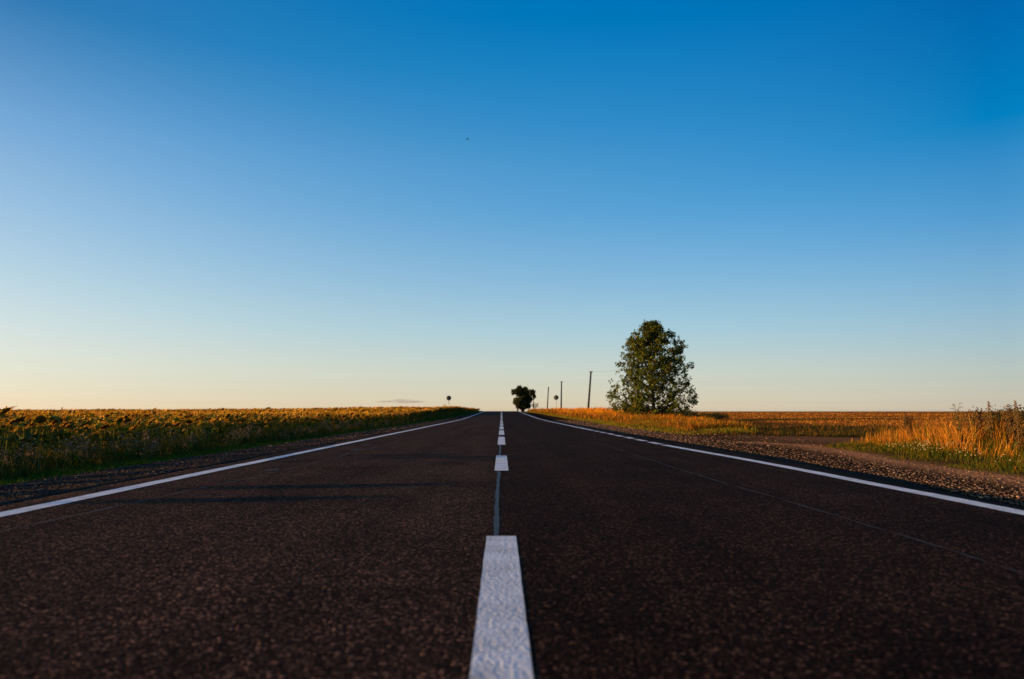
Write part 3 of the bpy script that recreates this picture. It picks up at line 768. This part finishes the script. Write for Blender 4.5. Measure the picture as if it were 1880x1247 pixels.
# ------------------------------------------------------------------ trees
def leaf_cards(centers, size, cols, spread, per, flat=0.5):
    """Many folded leaves spread round each twig end."""
    n = len(centers) * per
    c = np.repeat(centers, per, 0) + rng.normal(0, 1, (n, 3)) * np.repeat(spread, per)[:, None]
    d = rng.normal(0, 1, (n, 3)); d[:, 2] -= 0.35; d /= np.linalg.norm(d, axis=1)[:, None]
    e = np.cross(d, rng.normal(0, 1, (n, 3))); e /= np.linalg.norm(e, axis=1)[:, None]
    nrm = np.cross(d, e); s = size * (0.65 + 0.7 * rng.random(n))[:, None]
    V = np.stack([c - d * s * .5, c - e * s * .28 + nrm * s * .08, c + d * s * .5, c + e * s * .28 + nrm * s * .08], 1).reshape(-1, 3)
    b = np.arange(n)[:, None] * 4
    F = np.concatenate([b + [[0, 1, 2]], b + [[0, 2, 3]]])
    return V, F, np.repeat(cols(n), 4, 0)

def limb_mesh(segs, name, parent):
    mb = MB()
    for p, r_ in segs: mb.tube(p, r_, 6)
    return mb.build(name, M_BARK, parent, True, tint=False)

def big_tree():
    x0, y0 = 13.35, 60.0; z0 = float(land(x0, y0)); e = empty('roadside_tree', (x0, y0, z0))
    H = 8.66 - z0
    prof_h = np.array([0.45, 0.75, 1.4, 2.2, 3.0, 3.8, 4.6, 5.4, 6.2, 7.0, 7.55, 8.05]) * (H / 8.55)
    left = np.array([3.2, 3.5, 4.0, 4.15, 3.3, 3.5, 3.4, 2.6, 2.45, 1.95, 1.5, 0.85])
    right = np.array([2.8, 3.3, 3.9, 4.1, 3.5, 3.5, 3.5, 3.1, 3.0, 2.5, 1.75, 0.6])
    prof_h = np.concatenate([prof_h, [H - 0.15]]); left = np.concatenate([left, [0.4]]); right = np.concatenate([right, [0.15]])
    segs = [([(0, 0, -0.2), (0.03, 0, 0.6), (-0.05, 0.05, 2.2), (-0.1, 0, 4.2), (-0.25, 0, 6.3), (-0.3, 0, H - 0.6)], [0.22, 0.17, 0.14, 0.10, 0.06, 0.02])]
    ends = []; twigs = []
    for i in range(120):
        f = (i + rng.random()) / 120; hz = 0.5 + (H - 0.8) * (1 - (1 - f) ** 1.25)
        az = i * 2.39996 + rng.normal(0, .2); w_ = (1 - math.cos(az)) / 2
        R = np.interp(hz, prof_h, left) * w_ + np.interp(hz, prof_h, right) * (1 - w_)
        R *= 0.72 + 0.28 * abs(math.cos(az)) if R > 0 else 1
        R *= rng.uniform(0.62, 1.0) ** 0.6
        rise = min(0.75, 0.28 * R)
        s0 = np.array([-0.05 * hz / 4, 0, max(0.35, hz - rise - 0.45 * R)]); tip = np.array([R * math.cos(az), R * math.sin(az), hz])
        midp = (s0 + tip) / 2 + np.array([rng.normal(0, .12), rng.normal(0, .12), -0.1 + rng.normal(0, .08)])
        segs.append(([s0, midp, tip], [0.055 * (1.1 - f), 0.035 * (1.1 - f), 0.008]))
        m = int(6 + R * 4.0)
        for q in range(m):
            t = rng.uniform(0.22, 1.0) ** 0.7; p = s0 * (1 - t) ** 2 + 2 * midp * t * (1 - t) + tip * t * t
            tw = p + rng.normal(0, 1, 3) * np.array([.34, .34, .28]) * (0.5 + 0.35 * R * 0.5)
            if tw[2] < 0.35: tw[2] = 0.35 + rng.random() * 0.3
            twigs.append((len(ends), ([p, (p + tw) / 2 + rng.normal(0, .03, 3), tw], [0.012, 0.008, 0.004]))); ends.append(tw)
        ends.append(tip)
    for i in range(1800):
        hz = 0.5 + (H - 0.75) * rng.random() ** 1.25; az = rng.random() * 6.283; w_ = (1 - math.cos(az)) / 2
        R = (np.interp(hz, prof_h, left) * w_ + np.interp(hz, prof_h, right) * (1 - w_)) * (0.8 + 0.2 * abs(math.cos(az)))
        R *= (rng.random() ** 0.45) * (0.84 + 0.32 * vnoise(az * 2.2, hz, 0.7, 3))
        ends.append(np.array([R * math.cos(az), R * math.sin(az), hz]))
    ends = np.array(ends)
    keepc = rng.random(len(ends)) < np.clip(-0.47 + 1.85 * (vnoise(ends[:, 0] * 1.0, ends[:, 2] + ends[:, 1] * .5, 0.60, 7)), 0, 1)
    ends = ends[keepc]
    segs += [sg for q, sg in twigs if keepc[q]]
    limb_mesh(segs[:1], 'trunk', e); limb_mesh(segs[1:], 'limbs', e)
    V, F, C = leaf_cards(ends, 0.22, lambda n_: pal(n_, [(0.078, 0.108, 0.014), (0.058, 0.082, 0.012), (0.110, 0.120, 0.016), (0.14, 0.090, 0.014)], [4, 4, 2, .5], .3), np.full(len(ends), 0.11), 11)
    mesh_np('crown', V, F, M_LEAF, e, C)
    tag(e, 'large leafy green tree standing alone in dry grass right of the road', 'tree')
    return e
big_tree()

def lobed_tree(name, x0, y0, lobes, trunks, leaf, cols, per, label, cat, dens=1.0, group=None):
    z0 = float(land(x0, y0)); e = empty(name, (x0, y0, z0)); cent = []; spr = []; segs = []
    for (cx, cz, rx, rz) in lobes:
        ry_ = (rx + rz) / 2; n_ = int(46 * dens * (rx * rz) ** 0.8) + 10
        d = rng.normal(0, 1, (n_, 3)); d /= np.linalg.norm(d, axis=1)[:, None]; q = rng.uniform(0.25, 1.0, n_) ** 0.45
        cent.append(np.array([cx, rng.normal(0, .5), cz]) + d * q[:, None] * np.array([rx, ry_, rz])); spr.append(np.full(n_, 0.14 * (rx + rz) * .5 + .05))
        base = np.array(trunks[0][-1]) if cz > trunks[0][-1][2] else np.array(trunks[0][0]) + np.array([0, 0, .5])
        segs.append(([base, (base + np.array([cx, 0, cz])) / 2 + np.array([0, 0, -.15]), np.array([cx, 0, cz])], [0.13, 0.09, 0.03]))
    for t in trunks: segs.insert(0, (t, np.linspace(0.24, 0.12, len(t))))
    limb_mesh(segs, 'trunk', e)
    V, F, C = leaf_cards(np.concatenate(cent), leaf, cols, np.concatenate(spr), per)
    mesh_np('crown', V, F, M_LEAF, e, C); return tag(e, label, cat, group)
k_ = 170 / 1253 / 20.79
ft = lambda x_, y_, a, b_: ((x_ - 640) * k_, (1140 - y_) * k_, a * k_, b_ * k_)
zt = float(land(5.0, 170)); lift = 1.05 - zt
up = lambda L_: [(a, b_ + lift, c, d) for a, b_, c, d in L_]
dark = lambda n_: pal(n_, [(0.030, 0.042, 0.012), (0.040, 0.055, 0.014), (0.055, 0.062, 0.016)], None, .3)
olive = lambda n_: pal(n_, [(0.075, 0.085, 0.018), (0.10, 0.10, 0.022), (0.05, 0.065, 0.014)], None, .3)
lobed_tree('distant_tree', 5.0, 170.0, up([ft(335, 470, 95, 95), ft(420, 400, 60, 60), ft(545, 335, 88, 92), ft(640, 400, 80, 90), ft(770, 400, 125, 115), ft(1020, 500, 115, 110), ft(1120, 640, 55, 65), ft(920, 610, 95, 95), ft(960, 740, 90, 70), ft(640, 580, 60, 60), ft(760, 620, 60, 70), ft(700, 900, 130, 140), ft(850, 930, 105, 120), ft(880, 1000, 100, 70), ft(500, 1000, 95, 80), ft(640, 1020, 130, 90), ft(780, 1010, 95, 80), ft(560, 900, 100, 110), ft(520, 560, 80, 80), ft(600, 480, 110, 110), ft(700, 700, 120, 110), ft(860, 520, 110, 100), ft(460, 480, 80, 70), ft(780, 800, 130, 110), ft(560, 760, 70, 90), ft(880, 800, 100, 100)]),
           [[(0.1, 0, -0.2), (0.0, 0, 1.8), (0.1, 0, 3.2)], [(0.4, 0.2, -0.2), (0.9, .2, 1.6), (1.5, 0.1, 3.0)]], 0.34, dark, 16, 'dark spreading tree on the right at the crest of the road', 'tree', 1.15)
lobed_tree('roadside_bush', 3.95, 168.5, up([((430 - 470) * k_, (1140 - 800) * k_, 110 * k_, 125 * k_), ((500 - 470) * k_, (1140 - 940) * k_, 110 * k_, 110 * k_), ((370 - 470) * k_, (1140 - 880) * k_, 65 * k_, 70 * k_), ((520 - 470) * k_, (1140 - 1040) * k_, 80 * k_, 60 * k_)]),
           [[(0, 0, -0.2), (0, 0, 1.2)]], 0.30, olive, 14, 'olive green bush in front of the dark distant tree by the road', 'bush', 1.2)
def shrub(x0, y0, h, w, cols, label, n_=60, leaf=0.07, zoff=0.0, name='shrub'):
    z0 = float(land(x0, y0)); e = empty(name, (x0, y0, z0)); segs = []; ends = []
    for i in range(n_):
        a = rng.random() * 6.28; r_ = w * 0.5 * rng.random() ** .6; hh = zoff + (h - zoff) * rng.uniform(.45, 1.0)
        p = np.array([r_ * math.cos(a), r_ * math.sin(a), hh]); ends.append(p)
        if i % 3 == 0: segs.append(([(0, 0, -.05), p * np.array([.35, .35, .55]), p], [0.012, 0.008, 0.004]))
    limb_mesh(segs, 'stems', e)
    V, F, C = leaf_cards(np.array(ends), leaf, cols, np.full(len(ends), min(0.10, 0.07 * max(w, .5))), 10)
    mesh_np('foliage', V, F, M_LEAF, e, C); return tag(e, label, 'shrub')
brown = lambda n_: pal(n_, [(0.09, 0.075, 0.02), (0.06, 0.06, 0.016), (0.14, 0.08, 0.025)], None, .3)
shrub(8.3, 170.0, 2.3, 1.6, brown, 'thin small shrub in the dry grass just right of the distant dark tree', 40, 0.16)
shrub(17.4, 57.5, 0.50, 3.2, dark, 'low dark shrub on the field edge right of the big tree', 240, 0.11)
shrub(14.0, 52.0, 0.80, 1.8, dark, 'dull dark shrub in front of the base of the big tree', 170, 0.09)
shrub(10.9, 15.6, 0.64, 1.0, brown, 'brown leafy shrub among rusty stalks left of the open branched weed', 110, 0.05)
shrub(12.6, 17.0, 0.74, 1.5, brown, 'brown leafy shrub among rusty stalks below the spire shaped weed', 260, 0.055)
shrub(10.45, 13.9, 0.74, 0.9, brown, 'brown shrub behind the tallest weed at the right border', 280, 0.055)

# ------------------------------------------------------------------ weeds that stand out in the right hand patch
def spire(x0, y0, h, label, kind):
    z0 = float(land(x0, y0)); e = empty('tall_weed', (x0, y0, z0)); st = MB(); lf = MB(); hd = MB()
    if kind == 'spire':
        st.tube([(0, 0, 0), (0.01, 0, h * .5), (0.0, 0.01, h)], [0.008, 0.006, 0.002], 5, (0.14, 0.10, 0.035))
        for i in range(150):
            f = rng.uniform(0.45, 1.0); a = rng.random() * 6.28; r_ = 0.055 * (1.08 - f) / .6 + 0.004
            hd.add(IV * rng.uniform(.006, .011) + np.array([r_ * math.cos(a), r_ * math.sin(a), h * f]), (), IF, random.choice([(0.10, 0.07, 0.025), (0.15, 0.09, 0.03)]))
    elif kind == 'umbel':
        st.tube([(0, 0, 0), (0.02, 0, h * .6), (0.0, 0, h * .85)], [0.008, 0.006, 0.004], 5, (0.12, 0.10, 0.035))
        for i in range(9):
            a = i * 0.7; t = np.array([0.10 * math.cos(a) * rng.uniform(.4, 1), 0.10 * math.sin(a), h * (0.80 + 0.24 * (i * 0.37 % 1))])
            st.tube([(0, 0, h * .66), t * np.array([.6, .6, 1]) - np.array([0, 0, .03]), t], [0.004, 0.003, 0.002], 4, (0.12, 0.10, 0.035))
            for q in range(8): hd.add(IV * rng.uniform(.004, .008) + t + np.array([rng.normal(0, .02), rng.normal(0, .02), rng.normal(0, .006)]), (), IF, (0.12, 0.085, 0.04))
    else:
        for i in range(5):
            a = i * 1.3; b_ = 0.16 * rng.random(); tip = np.array([b_ * math.cos(a), b_ * math.sin(a), h * rng.uniform(.75, 1.0)])
            st.tube([(0, 0, 0), tip * np.array([.3, .3, .5]), tip], [0.009, 0.007, 0.003], 5, (0.13, 0.09, 0.03))
            for q in range(70):
                f = rng.uniform(.40, 1.0); hd.add(IV * rng.uniform(.008, .015) + tip * f + rng.normal(0, .022, 3), (), IF, random.choice([(0.085, 0.045, 0.02), (0.12, 0.07, 0.025), (0.06, 0.05, 0.016)]))
    for i in range(16 if kind != 'leafy' else 30):
        V, T = leaf_shape(rng.uniform(.09, .20), rng.uniform(.03, .06), rng.uniform(.1, .8)); V = rot_z(rot_y(V, rng.uniform(-.8, .1)), rng.random() * 6.28) + np.array([0, 0, h * rng.uniform(.1, .75)])
        lf.add(V, (), T, random.choice([(0.08, 0.11, 0.02), (0.12, 0.12, 0.025), (0.20, 0.12, 0.03)]))
    st.build('stem', M_STEM, e); hd.build('seed_head', M_STEM, e); lf.build('leaves', M_LEAF, e)
    return tag(e, label, 'weed')
spire(10.1, 17.0, 0.80, 'dark leafy weed at the left end of the tall rusty grass', 'dock')
spire(9.24, 13.8, 0.90, 'open branched weed rising over the rusty grass against the sky', 'umbel')
spire(9.55, 13.3, 0.96, 'thin spire shaped weed poking above the horizon on the right', 'spire')
spire(9.6, 13.7, 0.82, 'short brown weed just left of the spire shaped weed', 'dock')
spire(9.42, 12.6, 0.92, 'bushy dark weed with seed heads right of the spire shaped weed', 'dock')
spire(9.02, 11.9, 0.97, 'tallest weed at the right border of the photo', 'spire')
spire(9.25, 12.2, 0.86, 'broad dark weed below the tallest weed at the right border', 'dock')

# ------------------------------------------------------------------ poles, wire, signs
def utility_pole(x, y, top, tx, label, h_base=None):
    z = float(land(x, y)) - 0.3; e = empty('utility_pole', (x, y, z)); H = top - z; dx = tx - x
    MB().tube([(0, 0, 0), (dx * .5, 0, H * .5), (dx, 0, H)], [0.20, 0.175, 0.15], 10).build('pole_shaft', M_POLE, e, True, tint=False)
    MB().box((dx, -0.02, H - 0.10), (0.56, 0.10, 0.14)).build('crossarm', M_POLE, e, tint=False)
    for s_ in (-0.22, 0.22):
        MB().tube([(dx + s_, -0.02, H - 0.04), (dx + s_, -0.02, H + 0.03), (dx + s_, -0.02, H + 0.08), (dx + s_, -0.02, H + 0.12)], [0.018, 0.018, 0.045, 0.03], 8).build('insulator', M_PORC, e, True, tint=False)
    return tag(e, label, 'utility pole', 'utility poles in line on the right')
utility_pole(15.75, 125.0, 7.95, 16.40, 'leaning dark utility pole nearest to the big tree')
utility_pole(14.92, 172.0, 8.15, 15.10, 'upright dark utility pole just right of the round sign')
utility_pole(14.55, 220.0, 8.45, 15.09, 'small far utility pole just left of the round sign')
utility_pole(15.3, 330.0, 6.9, 15.38, 'farthest utility pole at the right side of the distant dark tree')
utility_pole(15.6, 78.0, 6.1, 15.6, 'utility pole hidden behind the crown of the big tree')
for s_ in (-0.22, 0.22):
    a = np.array((16.40 + s_, 125.0, 7.98)); b_ = np.array((15.6 + s_, 78.0, 6.16)); pts = []
    for t in np.linspace(0, 1, 24): p = a * (1 - t) + b_ * t; p[2] -= 4 * 0.45 * t * (1 - t); pts.append(p)
    tag(MB().tube(pts, 0.004, 5).build('power_wire', M_POLE, tint=False), 'thin wire from the leaning pole to the big tree', 'wire', 'wires from the leaning pole')

def disc(mb, c, r0, r1, y0_, y1_, n_=32):
    th_ = np.arange(n_) * 2 * np.pi / n_
    V = [];
    for r_, yy in ((r0, y0_), (r1, y0_), (r1, y1_), (r0, y1_)):
        V += [(c[0] + r_ * math.cos(t), c[1] + yy, c[2] + r_ * math.sin(t)) for t in th_]
    Q = [(a_ * n_ + j, a_ * n_ + (j + 1) % n_, ((a_ + 1) % 4) * n_ + (j + 1) % n_, ((a_ + 1) % 4) * n_ + j) for a_ in range(4) for j in range(n_)]
    if r0 <= 1e-4: Q = [q for i, q in enumerate(Q) if i // n_ != 3]
    mb.add(V, Q); return mb
def round_sign(x, y, zc, label, pale, face):
    z = float(land(x, y)); e = empty('road_sign', (x, y, z - 0.2)); H = zc - z + 0.2
    MB().tube([(0, 0.035, 0), (0, 0.035, H + 0.30)], 0.038, 10).build('sign_post', M_STEEL, e, True, tint=False)
    disc(MB(), (0, 0, H), 0.0001, 0.335, -0.016, -0.010).build('sign_face', face, e, tint=False)
    disc(MB(), (0, 0, H), 0.335, 0.355, -0.022, 0.0).build('sign_rim', M_RIM, e, tint=False)
    if pale:
        for q, w_ in ((0.075, 0.25), (-0.10, 0.30)):
            MB().box((0, -0.020, H + q), (w_, 0.006, 0.045)).build('sign_strip', M_PALE, e, tint=False)
    for q in (0.14, -0.14): MB().box((0, 0.012, H + q), (0.22, 0.035, 0.05)).build('clamp', M_STEEL, e, tint=False)
    return tag(e, label, 'road sign')
round_sign(7.97, 100.0, 2.66, 'round grey sign with pale strips on a post in the dry grass on the right', True, M_RIM)
round_sign(-7.69, 100.0, 2.58, 'round dark sign on a slim post above the sunflowers on the left', False, M_DARK)

zp = float(land(-127, 200))
pst = MB().tube([(-127.05, 200, zp), (-126.84, 200, 1.95)], [0.13, 0.11], 8).build('field_post', M_POLE, tint=False)
tag(pst, 'short leaning post far off in the sunflower field on the left', 'post')

# ------------------------------------------------------------------ bird and cloud
def bird(loc):
    e = empty('bird', loc, 0.5)
    MB().tube([(-0.11, 0, 0.0), (-0.06, 0, 0.004), (0.0, 0, 0.008), (0.05, 0, 0.01), (0.075, 0, 0.014), (0.10, 0, 0.012)], [0.012, 0.022, 0.030, 0.022, 0.017, 0.003], 8).build('body', M_BIRD, e, True, tint=False)
    for s_ in (-1, 1):
        V = [(0.04, s_ * .02, .015), (-0.03, s_ * .02, .012), (-0.02, s_ * .12, .045), (0.045, s_ * .11, .05), (-0.05, s_ * .21, .03), (-0.01, s_ * .20, .036)]
        V2 = [(a, b_, c - .006) for a, b_, c in V]
        Q = [(0, 1, 2, 3), (3, 2, 4, 5), (7, 6, 9, 8), (8, 9, 11, 10), (0, 3, 9, 6), (3, 5, 11, 9), (5, 4, 10, 11), (4, 2, 8, 10), (2, 1, 7, 8), (1, 0, 6, 7)]
        MB().add(V + V2, Q).build('wing', M_BIRD, e, tint=False)
    return tag(e, 'tiny dark bird flying high in the blue sky', 'bird')
bird((-2.63, 50.0, 21.2))

mv = bpy.data.materials.new('cloud_vapour'); mv.use_nodes = True
mvn = mv.node_tree; mvn.nodes.remove(mvn.nodes['Principled BSDF'])
pv = mvn.nodes.new('ShaderNodeVolumePrincipled')
pv.inputs['Color'].default_value = (0.50, 0.53, 0.60, 1); pv.inputs['Density'].default_value = 0.0026; pv.inputs['Anisotropy'].default_value = 0.2
mvn.links.new(pv.outputs[0], mvn.nodes['Material Output'].inputs['Volume'])
cl = MB(); nth, nph = 20, 12
for cx, cz, rx, rz in ((-1162, 119, 120, 26), (-1260, 116, 150, 13), (-1075, 113, 190, 15), (-1350, 112, 120, 9), (-1000, 116, 110, 9), (-1190, 122, 90, 22)):
    V = []; Q = []
    for i in range(nph + 1):
        ph = math.pi * i / nph
        for j in range(nth):
            t = 2 * math.pi * j / nth; q = 1 + 0.10 * math.sin(3 * t + cx) * math.sin(2 * ph) + 0.05 * math.sin(5 * t + 2 * ph + cz)
            V.append((cx + rx * q * math.sin(ph) * math.cos(t), 8000 + 170 * q * math.sin(ph) * math.sin(t), cz + rz * q * math.cos(ph)))
    for i in range(nph):
        for j in range(nth): Q.append((i * nth + j, (i + 1) * nth + j, (i + 1) * nth + (j + 1) % nth, i * nth + (j + 1) % nth))
    cl.add(V, Q)
tag(cl.build('cloud', mv, None, True, tint=False), 'small flat grey cloud low over the horizon left of the round sign', 'cloud')
